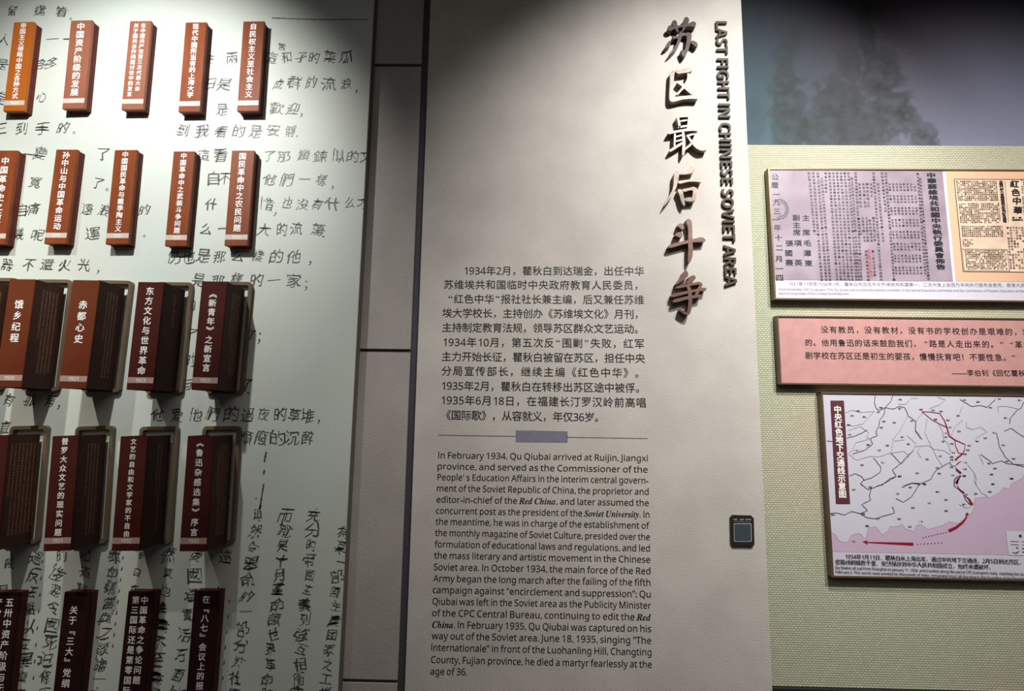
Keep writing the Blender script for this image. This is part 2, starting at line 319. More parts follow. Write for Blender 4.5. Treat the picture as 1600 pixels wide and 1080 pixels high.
title = [
 ('first and topmost raised character of the vertical title, dark brown, widest strokes at its top', 'dbronze', 1020, 15, 10.8, [
  [(265, 270), (300, 262), (360, 290), (530, 240), (620, 230), (670, 195), (715, 205), (735, 245), (715, 300), (640, 275), (540, 290), (400, 310), (300, 360), (260, 345), (245, 320)],
  [(330, 190), (365, 170), (400, 190), (415, 240), (440, 370), (415, 385), (385, 330), (350, 270), (312, 240)],
  [(530, 135), (570, 115), (610, 140), (618, 190), (560, 290), (510, 370), (485, 360), (520, 280), (525, 200)],
  [(325, 450), (360, 435), (420, 450), (520, 400), (610, 375), (655, 400), (662, 440), (640, 560), (600, 690), (550, 780), (520, 800), (490, 740), (470, 670), (540, 690), (565, 600), (580, 480), (575, 430), (500, 440), (410, 485), (335, 490)],
  [(450, 360), (490, 370), (495, 440), (460, 560), (390, 680), (300, 760), (262, 770), (330, 680), (400, 580), (430, 470)],
  [(285, 515), (310, 545), (290, 610), (220, 655), (200, 635), (245, 560)], [(640, 520), (700, 520), (750, 555), (768, 600), (740, 625), (700, 600), (645, 560)]]),
 ('second raised title character, open box shape around a cross, mottled tan and white', 'bronze', 1030, 95, 13.5, [
  [(350, 195), (400, 195), (520, 180), (620, 135), (705, 190), (690, 215), (600, 245), (500, 265), (390, 275), (345, 225)],
  [(265, 190), (320, 210), (325, 270), (300, 480), (295, 740), (310, 765), (450, 745), (600, 730), (760, 715), (810, 740), (832, 780), (810, 805), (680, 795), (500, 810), (280, 870), (235, 845), (212, 780), (230, 400), (238, 250)],
  [(590, 250), (650, 265), (685, 330), (660, 430), (600, 530), (480, 620), (410, 710), (345, 720), (390, 660), (480, 560), (570, 430), (600, 340)],
  [(400, 420), (470, 450), (620, 540), (700, 600), (735, 690), (690, 715), (600, 640), (470, 520), (365, 455)]]),
 ('third raised title character, many thin strokes glinting almost white', 'bronze', 1030, 170, 12., [
  (C, [(345, 145, 44), (370, 240, 46), (385, 345, 42)]), (C, [(350, 150, 34), (460, 140, 30), (585, 130, 40)]), (C, [(572, 130, 56), (560, 250, 54), (545, 400, 52)]),
  (C, [(400, 225, 30), (520, 208, 34)]), (C, [(365, 345, 40), (530, 318, 36)]), (C, [(175, 455, 44), (430, 405, 44), (650, 375, 60), (725, 395, 50)]),
  (C, [(297, 470, 40), (290, 700, 30)]), (C, [(310, 520, 28), (430, 490, 34)]), (C, [(310, 610, 28), (430, 580, 34)]), (C, [(205, 785, 44), (300, 725, 48), (440, 640, 48)]),
  (C, [(448, 430, 44), (468, 600, 56), (462, 760, 56), (450, 860, 40)]), (C, [(520, 505, 34), (600, 480, 36), (690, 465, 46), (660, 570, 50), (590, 670, 46), (480, 760, 34)]),
  (C, [(530, 500, 30), (600, 610, 44), (700, 710, 60), (790, 765, 50), (890, 755, 30)])]),
 ('fourth raised title character, long left sweep over a small square, pinkish bronze', 'bronze', 1020, 250, 12., [
  [(700, 120), (745, 120), (790, 190), (760, 240), (640, 268), (500, 278), (510, 250), (620, 200), (670, 160)],
  [(430, 195), (495, 230), (490, 330), (450, 500), (370, 670), (240, 835), (195, 880), (280, 720), (370, 570), (395, 430), (400, 260)],
  [(480, 385), (600, 378), (760, 350), (880, 325), (935, 385), (910, 420), (800, 400), (650, 405), (520, 445), (475, 430)],
  [(460, 560), (500, 540), (560, 560), (590, 700), (612, 850), (580, 862), (530, 760), (505, 650)],
  [(545, 550), (700, 520), (780, 495), (855, 560), (830, 640), (800, 750), (720, 760), (765, 570), (700, 565), (570, 605)], [(585, 722), (700, 692), (810, 735), (795, 768), (620, 778)]]),
 ('fifth raised title character, a cross with two dots, plain brown', 'rbronze', 1030, 335, 12., [
  [(335, 200), (390, 165), (440, 175), (475, 225), (450, 300), (395, 260)], [(280, 390), (360, 325), (430, 345), (442, 400), (415, 450), (350, 415)],
  [(180, 570), (400, 510), (550, 480), (700, 445), (805, 415), (885, 480), (850, 512), (640, 518), (400, 572), (220, 628), (165, 620)],
  [(500, 100), (550, 75), (600, 100), (620, 160), (625, 400), (635, 620), (630, 790), (575, 920), (545, 900), (548, 700), (550, 400), (545, 250), (515, 150)]]),
 ('sixth and lowest raised title character, dense stacked bars in red-brown', 'rbronze', 1030, 415, 12., [
  [(440, 135), (490, 95), (535, 110), (552, 190), (500, 240), (330, 360), (298, 355), (400, 240)], [(540, 225), (650, 170), (695, 225), (660, 280), (560, 345), (495, 350), (550, 260)],
  (C, [(325, 410, 46), (480, 380, 44), (640, 345, 44), (760, 325, 60), (800, 350, 56), (740, 450, 66), (690, 560, 50)]), (C, [(245, 565, 66), (520, 500, 52), (760, 450, 44), (870, 440, 66)]),
  (C, [(275, 668, 66), (520, 605, 56), (700, 575, 56), (790, 560, 40)]), (C, [(505, 335, 40), (570, 440, 66), (585, 600, 72), (580, 780, 74), (545, 920, 60), (470, 880, 50), (390, 825, 30)])]),
]
for lab, mt, ox, oy, k, strokes in title:
    c0 = at(ox + 500 / k, oy + 500 / k, YT)
    mb = MB()
    for i, q in enumerate(strokes):
        q = capsule(q[1]) if q[0] == C else q
        q = smooth(q, 2)
        yj = YT + .0004 * (i % 4)
        mb.prism([at(ox + x / k, oy + y / k, YT) for x, y in q], yj, Y_PAN + .001)
    t = thing('raised_character', lab, 'title character', (c0[0], Y_PAN, c0[1]), 'characters of the vertical title')
    mb.build('brush_strokes', mt, t)
# vertical English heading, one raised letter each
s_en = "LAST FIGHT IN CHINESE SOVIET AREA"
v, f = text_mesh(s_en, True, 3, .5, True)
par = list(range(len(v)))
def root(i):
    while par[i] != i: par[i] = par[par[i]]; i = par[i]
    return i
for q in f:
    for j in q[1:]: par[root(j)] = root(q[0])
bykey = {}
for i, p in enumerate(v):                  # extruded shells share x,y: join front, back and rim
    kk = (round(p[0], 4), round(p[1], 4))
    if kk in bykey: par[root(i)] = root(bykey[kk])
    else: bykey[kk] = i
isl = {}
for q in f: isl.setdefault(root(q[0]), []).append(q)
isl = sorted(isl.values(), key=lambda L: min(v[i][0] for q in L for i in q))
x0 = min(p[0] for p in v); x1 = max(p[0] for p in v); zmax = .714
YL = Y_PAN - .008
A, B = at(1118.5, 33, YL), at(1133.5, 447.5, YL); capw = at(1152, 440, YL)[0] - at(1133.6, 440, YL)[0]
L = math.hypot(B[0] - A[0], B[1] - A[1]); ex, ez = (B[0] - A[0]) / L, (B[1] - A[1]) / L
words = s_en.split(); order = [(wd, i) for wd in words for i in range(len(wd))]
ordn = ['first', 'second', 'third', 'fourth', 'fifth', 'sixth', 'seventh']
for n_, (qs, (wd, i)) in enumerate(zip(isl, order)):
    ids = sorted({i_ for q in qs for i_ in q}); m = {j: k_ for k_, j in enumerate(ids)}
    vv = []
    for j in ids:
        u = (v[j][0] - x0) / (x1 - x0) * L; h = min(v[j][1] / zmax, 1.01) * capw
        vv.append((A[0] + ex * u - ez * h, Y_PAN + .0005 if v[j][2] < 0 else YL, A[1] + ez * u + ex * h))
    o = MB().add(vv, [tuple(m[j] for j in q) for q in qs]).build('raised_letter', 'lett')
    tag(o, 'raised dark metal letter %s, %s letter of the word %s' % (wd[i], ordn[i], wd), 'letter', 'letters of the vertical English heading')
# ------------------------------------------------------------------ small black sign
sgn = thing('wall_sign', 'small black sign with a dark square window beside the long text', 'sign', (at(1160, 853, Y_PAN)[0], Y_PAN, at(1160, 853, Y_PAN)[1]))
ys = Y_PAN - .006
def Q(x, y): return at(1120 + x / 10.8, 780 + y / 10.8, ys)
MB().prism([Q(*p) for p in [(262, 272), (588, 280), (600, 308), (625, 318), (636, 768), (612, 800), (285, 795), (262, 768), (243, 735), (233, 305), (255, 298)]], ys, Y_PAN).build('sign_plate', 'sign', sgn)
ys -= .0006
def rr(x0, y0, x1, y1, r=14): return [(x0 + r, y0), (x1 - r, y0), (x1, y0 + r), (x1, y1 - r), (x1 - r, y1), (x0 + r, y1), (x0, y1 - r), (x0, y0 + r)]
MB().flat([Q(x + (y - 565) * .02, y) for x, y in rr(288, 408, 588, 722)][::-1], ys).build('sign_window_border', 'codel', sgn)
ys -= .0004
MB().flat([Q(x + (y - 565) * .02, y) for x, y in rr(300, 422, 576, 708)][::-1], ys).build('sign_window', 'code', sgn)
mb = MB()
for x in (282, 306, 330, 388, 414, 438, 486, 512, 538, 562): mb.flat([Q(x, 356), Q(x + 16, 357), Q(x + 16, 334), Q(x, 333)], ys)
mb.ribbon([Q(280, 378), Q(585, 381)], .0006, ys); mb.build('sign_caption', 'codel', sgn)
# ------------------------------------------------------------------ mural board
zm0 = .15
mu = thing('mural_board', 'large pale board printed with handwritten brush script behind the book plaques', 'mural', ((XL + x_m) / 2, Y_PAN, zm0))
xb = at(566, 480, Y_MUR)[0] - .012
MB().box(XL, xb, Y_MUR, Y_MUR + .03, zm0, ZT - .03).build('mural_sheet', 'mural', mu)
MB().box(xb, x_m - .0015, Y_MUR, Y_MUR + .03, zm0, ZT - .03).build('page_margin', 'page', mu)
MB().box(x_m - .0015, x_m, Y_MUR + .001, Y_WALL, zm0, ZT - .03).build('board_edge', 'murside', mu)
ym = Y_MUR - .0005
hand = [(17, [('留', 20), ('螺', 62), ('着', 95)]), (27, [('。', 112)]), (62, [('人', 6), ('一', 80), ('一', 108)]), (100, [('是', 4), ('多', 66), ('多', 80)]),
 (152, [('心', 66), ('是', 2)]), (90, [('兩', 362), ('在', 327), ('這', 423), ('和', 449), ('孑', 470), ('的', 491), ('菜', 515), ('瓜', 542)]), (72, [('苦', 440)]), (130, [('是', 350), ('日', 329), ('成', 434), ('群', 460), ('的', 487), ('流', 513), ('浪', 540)]), (136, [('，', 562)]),
 (170, [('是', 348), ('歡', 432), ('迎', 457)]), (174, [('，', 478)]), (205, [('到', 287), ('我', 317), ('看', 346), ('的', 373), ('是', 399), ('安', 428), ('靜', 454)]), (208, [('．', 468)]),
 (200, [('三', 1), ('到', 33), ('手', 66), ('的', 98)]), (206, [('。', 118)]),
 (243, [('了', 421), ('那', 444), ('鎖', 475), ('鍊', 501), ('似', 529), ('的', 552), ('文', 572), ('這', 318), ('看', 345)]), (240, [('一', 46), ('變', 62), ('了', 160)]),
 (280, [('自', 333), ('不', 352), ('他', 421), ('們', 448), ('一', 474), ('樣', 502)]), (286, [('，', 526)]), (286, [('寬', 55), ('了', 153)]), (294, [('。', 170)]),
 (318, [('什', 330), ('惜', 417), ('也', 448), ('沒', 473), ('有', 496), ('什', 520), ('么', 546)]), (327, [('，', 437)]), (316, [('才', 567)]), (327, [('自', 34), ('痛', 51), ('遠', 137), ('浪', 163), ('的', 226)]),
 (358, [('么', 322), ('一', 350), ('大', 412), ('的', 440), ('流', 464), ('蕩', 497)]), (364, [('．', 511)]), (366, [('幾', 28), ('呢', 58), ('運', 145), ('。', 227)]),
 (401, [('仍', 272), ('也', 295), ('是', 317), ('那', 343), ('么', 372), ('樣', 403), ('的', 432), ('他', 460)]), (405, [('，', 491)]), (414, [('器', 11), ('不', 46), ('還', 73), ('火', 102), ('光', 132)]), (420, [('，', 160)]),
 (438, [('是', 311), ('那', 340), ('樣', 371), ('的', 400), ('一', 426), ('家', 458)]), (443, [('；', 482)]), (478, [('0', 308)]), (522, [('了', 392), ('了', 299)]), (524, [('；', 410)]), (562, [('的', 297)]), (602, [('与', 292), ('了', 384)]), (608, [('．', 394)]),
 (626, [('有', 14), ('孤', 47), ('有', 79)]), (630, [('，', 98)]), (648, [('他', 246), ('愛', 276), ('他', 305), ('們', 333), ('的', 361), ('過', 387), ('夜', 412), ('的', 437), ('草', 460), ('堆', 481)]), (652, [('，', 504)]),
 (684, [('頹', 384), ('廢', 408), ('的', 433), ('沉', 456), ('醉', 481)]), (668, [('直', 8)])]
mb = MB(); allc = ''.join(c for _, r in hand for c, _ in r); preload(allc, -.004, 2)
for y, r in hand:
    for c, x in r:
        small = c in '。，．；'
        if c == '。': c = 'o'
        sz = (23 if not small else 22) * (Y_MUR / F) * random.uniform(.9, 1.1)
        if y == 72: sz *= .6
        o = at(x + random.uniform(-1, 1), y + random.uniform(-1.5, 1.5), ym)
        if c == 'o': sz *= .45
        put_glyph(mb, c, o, sz, ym, -.004, 2, random.uniform(-.1, .1), random.uniform(.85, 1.1), random.uniform(-.05, .25), .05 if not small else 0)
# dense vertical columns of running script at the bottom
cols = [((401, 805), (366, 1085), '與然令翠命的一部分於社實', 24), ((448, 805), (415, 1085), '而就是十月革命讀世界革命的', 24), ((492, 805), (463, 1085), '充分的帝國主義列強互相衝突', 24),
        ((536, 832), (508, 1085), '為某一部國主義國家之工業', 22), ((352, 870), (340, 925), '還有', 23), ((306, 868), (276, 1085), '俄國還實活方面的', 27), ((264, 868), (240, 1085), '然氣也異義不至義翔', 25),
        ((219, 868), (212, 920), '恨白在', 16), ((178, 870), (150, 1085), '罪命鷄當與之談論一之', 25), ((135, 868), (128, 920), '心道難', 20), ((94, 868), (66, 1085), '的後混令國死迫條所', 26),
        ((55, 872), (32, 1085), '過反去難以互異與力', 24), ((14, 880), (4, 920), '能自', 20)]
for a, b, s, sz in cols:
    preload(s, -.002, 2)
    for i, c in enumerate(s):
        t = i / (len(s) - 1); o = at(a[0] + (b[0] - a[0]) * t + random.uniform(-2, 2), a[1] + (b[1] - a[1]) * t, ym)
        put_glyph(mb, c, o, sz * .82 * (Y_MUR / F) * random.uniform(.85, 1.15), ym, -.002, 2, random.uniform(-.16, .12), random.uniform(.8, 1.1), random.uniform(-.1, .35), .075)
for a, b, n in [((192, 872), (176, 1010), 9), ((66, 878), (52, 1060), 8), ((358, 940), (348, 1060), 6)]:
    for i in range(n):
        t = i / (n - 1); p = at(a[0] + (b[0] - a[0]) * t, a[1] + (b[1] - a[1]) * t, ym); h = 2.4 * PX
        mb.flat([(p[0] - h * .5, p[1] - h), (p[0] + h * .3, p[1] - h * .8), (p[0] + h * .5, p[1] + h), (p[0] - h * .1, p[1] + h * 1.3)], ym)
def wob_line(pts, w0, amp, n=60):
    out = []; wd = []
    for i in range(n):
        t = i / (n - 1) * (len(pts) - 1); j = min(int(t), len(pts) - 2); t -= j
        out.append(at(pts[j][0] + (pts[j + 1][0] - pts[j][0]) * t + random.uniform(-amp, amp) * .4, pts[j][1] + (pts[j + 1][1] - pts[j][1]) * t + random.uniform(-amp, amp), ym)); wd.append(w0 * random.uniform(.6, 1.2) * PX)
    mb.ribbon(out, wd, ym)
wob_line([(425, 28), (500, 30.5), (575, 30.5)], 1.7, .35)
wob_line([(416, 706), (414, 716), (413, 722)], 3, .3, 8); wob_line([(413, 734), (412, 741)], 2.6, .3, 5)
wob_line([(412, 756), (409, 775), (406, 795)], 2.6, .3, 20); wob_line([(400, 778), (400, 780)], 2.5, .1, 3); wob_line([(407, 790), (405, 797)], 3.4, .2, 5)
mb.v = [(min(p[0], x_m - .001), p[1], p[2]) for p in mb.v]
hs = mb.build('handwriting', 'brush', mu); hs['kind'] = 'stuff'
# ------------------------------------------------------------------ books and plaques
def fit_rect(q, Yf):                       # q: TL TR BR BL in measured points -> frame of an upright rectangle in the plane Yf
    p = [np.array(at(x, y, Yf)) for x, y in q]
    c = sum(p) / 4; W = (np.linalg.norm(p[1] - p[0]) + np.linalg.norm(p[2] - p[3])) / 2
    up = (p[0] + p[1] - p[2] - p[3]); H = np.linalg.norm(up) / 2; ang = math.atan2(up[0], up[1])
    return c, W, H, ang
def make_xf(c, ang):
    ca, sa = math.cos(ang), math.sin(ang)
    return lambda v: (c[0] + v[0] * ca + v[2] * sa, v[1], c[1] - v[0] * sa + v[2] * ca)
def vtext(mb, s, u, z0, z1, size, y, off=.02):
    n = len(s); preload(s, off, 2)
    for i, c in enumerate(s):
        zc = z0 + (z1 - z0) * (i + .5) / n
        rot = -math.pi / 2 if c in '《》『』' else 0
        v_, f_ = glyph(c, off, 2)
        pts = []
        for p in v_:
            x, z = p[0] - .5, p[1] - .38
            if rot: x, z = z, -x
            pts.append((u + x * size, y - p[2] * STEP, zc + z * size))
        mb.add(pts, f_)
def plaque(q, cols_, face, label, bandm, year, group, Z0, Z1, csz, D=.027, full=True):
    Yf = Y_MUR - D; c, W, H, ang = fit_rect(q, Yf); xf = make_xf(c, ang)
    t = thing('book_plaque', label, 'plaque', (c[0], Y_MUR, c[1] - H / 2), group)
    h = H / 2; w_ = W / 2
    MB().box(-w_, w_, Yf, Yf + .009, -h, h).build('front_board', face, t, .0007, xf)
    MB().box(-w_ + .0012, w_ - .0012, Yf + .009, Yf + .018, -h + .0012, h - .0012).build('core_board', 'side', t, .0005, xf)
    MB().box(-w_ + .0004, w_ - .0004, Yf + .018, Y_MUR - .0002, -h + .0008, h - .0008).build('back_board', 'side', t, .0007, xf)
    yt = Yf - .0006; mb = MB()
    if isinstance(cols_[0], str): vtext(mb, cols_[0], 0, h - Z0 * H, h - Z1 * H, csz * H, yt)
    else:
        for s, u, za, zb in cols_: vtext(mb, s, (u - .5) * W, h - za * H, h - zb * H, csz * H, yt, .016)
    mb.build('title_lettering', 'white', t, 0, xf)
    if full:
        b = MB().box(-w_ + .0008, w_ - .0008, Yf - .0004, Yf, h - .938 * H, h - .886 * H).build('date_band', bandm, t, 0, xf)
        mb = MB(); put_row(mb, year, (-W * .21, h - .912 * H), (W * .21, h - .912 * H), .044 * H, yt, .004)
        mb.build('date_numerals', 'white', b, 0, xf)
    return t
g1, g2, g5 = 'book plaques of the top row', 'book plaques of the second row', 'book plaques of the bottom row'
plaque([(22.7, 34), (52.6, 34.6), (38, 174), (3.7, 172.8)], ['帝国主义侵略中国之各种方式'], 'orange', 'orange book plaque, leftmost of the top row with thin white title', 'band', '1922', g1, .01, .87, .066)
plaque([(111.4, 32), (143.8, 31.4), (131.6, 170), (96.5, 169.6)], ['中国资产阶级的发展'], 'washed', 'pale rose-brown plaque, glare painted into its colour, with the largest title in the top row, second from left', 'band', '1923', g1, .025, .865, .088)
plaque([(203.8, 32.6), (235.8, 32.6), (223.8, 170.8), (188.7, 171.2)], [('在中国共产党第三次代表大会', .66, .025, .80), ('关于国共合作问题讨论中的发言', .32, .025, .86)], 'washed', 'plaque with a two-column title, middle of the top row', 'band', '1923', g1, 0, 0, .056)
plaque([(290.4, 35), (322.6, 34.6), (312.3, 174.3), (278.3, 174.9)], ['现代中国所当有的上海大学'], 'wood', 'brown book plaque, fourth in the top row, between the two-column and the darkest one', 'band', '1923', g1, .015, .85, .068)
plaque([(380.4, 33.4), (413, 33), (403.7, 172.2), (370, 174.9)], ['自民权主义至社会主义'], 'wood', 'dark brown book plaque at the right end of the top row', 'band', '1923', g1, .02, .86, .076)
plaque([(-6, 235), (27.8, 235.2), (7.8, 382.2), (-27, 382)], ['中国革命史之新页'], 'wood', 'book plaque cut by the left picture edge in the second row', 'band', '1924', g2, .065, .85, .085)
plaque([(87.7, 233.7), (121.7, 233.7), (103, 381), (68.7, 381)], ['孙中山与中国革命运动'], 'wood', 'orange-brown book plaque second from left in the second row', 'band', '1925', g2, .02, .86, .078)
plaque([(179, 234.3), (214.5, 234.3), (200, 381.6), (165, 381.6)], ['中国国民革命与戴季陶主义'], 'wood', 'brown book plaque in the middle of the second row', 'band', '1925', g2, .015, .875, .068)
plaque([(271.2, 236.4), (304.8, 236.4), (291.2, 384.3), (257.4, 384.9)], ['中国革命中之武装斗争问题'], 'wood', 'brown book plaque fourth in the second row, left of the last one', 'band', '1926', g2, .015, .875, .066)
plaque([(362.4, 235.2), (397.5, 235.2), (386.5, 383.7), (350.4, 384.3)], ['国民革命中之农民问题'], 'wood', 'brown book plaque at the right end of the second row', 'band', '1926', g2, .02, .86, .078)
plaque([(-12, 926), (31, 926), (9, 1108), (-33, 1108)], [('五卅中资产阶级与无', .68, .04, .87), ('产阶级之互争领导权', .27, .04, .87)], 'black', 'near-black plaque with a cropped two-column title in the bottom left corner', 'bandd', '1925', g5, 0, 0, .082, full=False)
plaque([(100.7, 925.6), (141.5, 925.6), (122, 1108), (80, 1108)], [('关于『三大』党纲', .44, .11, .83)], 'black', 'near-black plaque with a single short title, second in the bottom row', 'bandd', '1923', g5, 0, 0, .078, full=False)
plaque([(201, 924.6), (241, 925), (223.5, 1108), (181, 1108)], [('中国革命之争论问题', .66, .03, .80), ('第三国际还是第零国际', .32, .03, .89)], 'black', 'near-black plaque with a full two-column title, third in the bottom row', 'bandd', '1927', g5, 0, 0, .072, full=False)
plaque([(304, 923.6), (343, 924), (330, 1108), (288.5, 1108)], [('在『八七』会议上的报告', .5, .03, .93)], 'black', 'near-black plaque at the right end of the bottom row', 'bandd', '1927', g5, 0, 0, .072, full=False)
LOREM = '这是一部记述作者赴俄途中见闻与心路历程的著作革命的文艺理论社会问题思想变迁新中国青年应当研究世界文化运动之意义以及东方民族解放事业前途文学家自由大众化讨论杂感选集评价鲁迅思想发展道路'
def rect_ring(mb, W, H, b, r, y0, y1, cx=0, cz=0):
    def rc(w_, h_, r_):
        o = []
        for sx, sz, a0 in ((1, 1, 0), (-1, 1, 90), (-1, -1, 180), (1, -1, 270)):
            for j in range(4):
                a = math.radians(a0 + j * 30); o.append((cx + sx * (w_ / 2 - r_) + r_ * math.cos(a), cz + sz * (h_ / 2 - r_) + r_ * math.sin(a)))
        return o
    o, i = rc(W, H, r), rc(W - 2 * b, H - 2 * b, r * .4); n = len(o)
    v = [(x, y0, z) for x, z in o] + [(x, y0, z) for x, z in i] + [(x, y1, z) for x, z in o] + [(x, y1, z) for x, z in i]
    f = []
    for k_ in range(n):
        j = (k_ + 1) % n
        f += [(k_, j, n + j, n + k_), (2 * n + k_, 3 * n + k_, 3 * n + j, 2 * n + j), (k_, 2 * n + k_, 2 * n + j, j), (n + k_, n + j, 3 * n + j, 3 * n + k_)]
    mb.add(v, f)
def book(q, s, year, face, label, group, Z0, Z1, csz, ncol, sideH, D=.10, showtext=True):
    Yf = Y_MUR - D; c, W, H, ang = fit_rect(q, Yf); xf = make_xf(c, ang); h = H / 2; w_ = W / 2
    t = thing('mock_book', label, 'book', (c[0], Y_MUR, c[1] - H / 2), group)
    cp_ = .003
    MB().box(-w_, w_, Yf, Yf + cp_, -h, h).build('spine', face, t, .0008, xf)
    MB().box(w_ - cp_, w_, Yf + cp_, Y_MUR - .012, -h, h).build('cover', 'cover', t, .0006, xf)
    MB().box(-w_, -w_ + cp_, Yf + cp_, Y_MUR - .012, -h, h).build('cover', 'cover', t, .0006, xf)
    MB().box(-w_ + cp_, w_ - cp_, Yf + cp_, Y_MUR - .012, -h + .003, h - .003).build('page_block', 'cover', t, 0, xf)
    mb = MB(); rect_ring(mb, W + .034, H + .026, .009, .011, Y_MUR - .012, Y_MUR - .0002, cz=.009)
    mb.build('mounting_frame', 'acryl', t, 0, xf)
    if s:
        mb = MB(); vtext(mb, s, 0, h - Z0 * H, h - Z1 * H, csz * H, Yf - .0006); mb.build('title_lettering', 'white', t, 0, xf)
        b = MB().box(-w_ + .0006, w_ - .0006, Yf - .0004, Yf, h - .938 * H, h - .886 * H).build('date_band', 'bandd', t, 0, xf)
        mb = MB(); put_row(mb, year, (-W * .2, h - .912 * H), (W * .2, h - .912 * H), .046 * H, Yf - .0006, .004); mb.build('date_numerals', 'white', b, 0, xf)
    # blurb printed in columns on the cover
    mb = MB(); preload(LOREM, 0., 1); sz = .0060; pitch = .0105; xs = w_ + .0004; mid = (Yf + Y_MUR - .012) / 2 + .004
    for j in range(ncol):
        yc = mid + (ncol - 1) * pitch / 2 - j * pitch
        n = int(sideH * H / (sz * 1.12)); n = n if j < ncol - 1 else int(n * .6)
        for i in range(n):
            v_, f_ = glyph(LOREM[(i * 3 + j * 17) % len(LOREM)], 0., 1)
            zc = h - .09 * H - i * sz * 1.12
            mb.add([(xs, yc + (p[0] - .5) * sz, zc + (p[1] - .38) * sz) for p in v_], f_)
    mb.build('cover_text', 'gilt', t, 0, xf)
g3, g4 = 'mock books of the third row', 'mock books of the fourth row'
book([(-75, 433), (-34, 434), (-60, 604), (-102, 603)], None, '', 'red', 'mock book showing only its dark cover at the left edge of the third row', g3, 0, 0, 0, 4, .8)
book([(14.9, 435.5), (56, 437), (32.6, 606.7), (-8, 604.6)], '饿乡纪程', '1920', 'red', 'red-brown mock book with a four-character title dated 1920, left in the third row', g3, .185, .60, .085, 5, .80)
book([(114.5, 437.5), (155.7, 438.2), (135, 607.7), (90.8, 606.7)], '赤都心史', '1921', 'red', 'rust-brown mock book with a short title dated 1921, second from left', g3, .18, .60, .085, 4, .82)
book([(215.6, 440.6), (256.8, 441), (238.2, 610.2), (197.6, 608.7)], '东方文化与世界革命', '1923', 'deep', 'mock book dated 1923 with a single line of print on its cover', g3, .04, .87, .079, 1, .56)
book([(316.4, 439.6), (354.6, 440.2), (340, 610.8), (297.8, 608.7)], '《新青年》之新宣言', '1923', 'deep', 'dark red mock book dated 1923 at the right end of the third row', g3, .075, .84, .075, 4, .80)
book([(-28, 680), (14, 681), (-4, 861), (-46, 861)], None, '', 'deep', 'mock book with eight columns of cover text, left end of the fourth row', g4, 0, 0, 0, 8, .84)
book([(81.8, 680.7), (123.3, 681.5), (110, 861), (67.5, 861.5)], '普罗大众文艺的现实问题', '1931', 'deep', 'maroon mock book dated 1931, second from left in the fourth row', g4, .01, .88, .066, 4, .84)
book([(188.4, 681.5), (231, 682), (217.5, 861), (174, 861.5)], '文艺的自由和文学家的不自由', '1932', 'deep', 'maroon mock book dated 1932 with the longest title in the fourth row', g4, .015, .885, .056, 2, .82)
book([(293.3, 681), (334.4, 681.5), (322.5, 861.5), (280, 862)], '《鲁迅杂感选集》序言', '1933', 'deep', 'dark maroon mock book dated 1933, right end of the fourth row', g4, .02, .88, .07, 5, .84)
# ------------------------------------------------------------------ right: dusk mural and woven board
zb = at(1380, 227, Y_FAB)[1]; zf0 = at(1400, 1077, Y_FAB)[1]
nx, nz = 330, 190; X0, X1, Z0_, Z1_ = xe - .01, XR, zb - .02, ZT - .03
vv = []; colr = []
blobs = [(1232, 175, 34, 90, 1), (1226, 90, 18, 45, .8), (1240, 60, 13, 30, .6), (1310, 170, 50, 60, 1), (1355, 60, 15, 60, .85), (1330, 105, 28, 38, .7), (1375, 120, 40, 50, .9), (1395, 175, 45, 45, 1), (1270, 200, 55, 35, 1), (1350, 200, 80, 40, .9), (1445, 215, 26, 26, .85), (1300, 205, 60, 40, .9), (1180, 190, 20, 40, .35)]
bl = [(*at(x, y, Y_DUSK), rx * 1.54 / F, ry * 1.54 / F, k_) for x, y, rx, ry, k_ in blobs]
for j in range(nz):
    z = Z0_ + (Z1_ - Z0_) * j / (nz - 1)
    for i in range(nx):
        x = X0 + (X1 - X0) * i / (nx - 1); vv.append((x, Y_DUSK, z))
        n1 = noise.fractal((x * 26, z * 26, 0), 1, 2, 5); n2 = noise.fractal((x * 7, z * 7, 5), 1, 2, 3); n3 = noise.noise((x * 2.2, z * 2.2, 9))
        m = 0
        for bx, bz, rx, rz, k_ in bl:
            d = math.hypot((x - bx) / rx, (z - bz) / rz) + .42 * n1 + .2 * n2
            m = max(m, k_ * min(1, max(0, (1.08 - d) * 3.2)))
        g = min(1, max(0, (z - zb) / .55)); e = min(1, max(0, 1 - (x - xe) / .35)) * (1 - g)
        r_, g_, b_ = .105 - .052 * g, .110 - .064 * g, .136 - .082 * g  # print gradient, lighter lower down with lamp light mixed in
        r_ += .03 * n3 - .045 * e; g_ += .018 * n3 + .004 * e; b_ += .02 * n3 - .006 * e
        rt = min(1, max(0, (x - .98) / .4)) * (1 - g); r_ += .11 * rt; g_ += .11 * rt; b_ += .17 * rt  # lamp light towards the lower right, added into the print colour
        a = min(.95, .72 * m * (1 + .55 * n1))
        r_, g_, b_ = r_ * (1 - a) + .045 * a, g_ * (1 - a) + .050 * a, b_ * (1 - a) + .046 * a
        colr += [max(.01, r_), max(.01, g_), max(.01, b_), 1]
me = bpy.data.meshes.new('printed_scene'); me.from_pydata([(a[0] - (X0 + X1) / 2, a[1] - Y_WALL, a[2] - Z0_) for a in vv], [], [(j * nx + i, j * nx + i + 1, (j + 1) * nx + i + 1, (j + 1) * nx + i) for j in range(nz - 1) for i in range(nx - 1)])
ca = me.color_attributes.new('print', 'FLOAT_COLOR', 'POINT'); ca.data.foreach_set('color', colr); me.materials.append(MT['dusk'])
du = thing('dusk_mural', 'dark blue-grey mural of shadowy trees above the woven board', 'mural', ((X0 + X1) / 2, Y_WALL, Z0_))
po = bpy.data.objects.new('printed_scene', me); COL.objects.link(po); po.parent = du
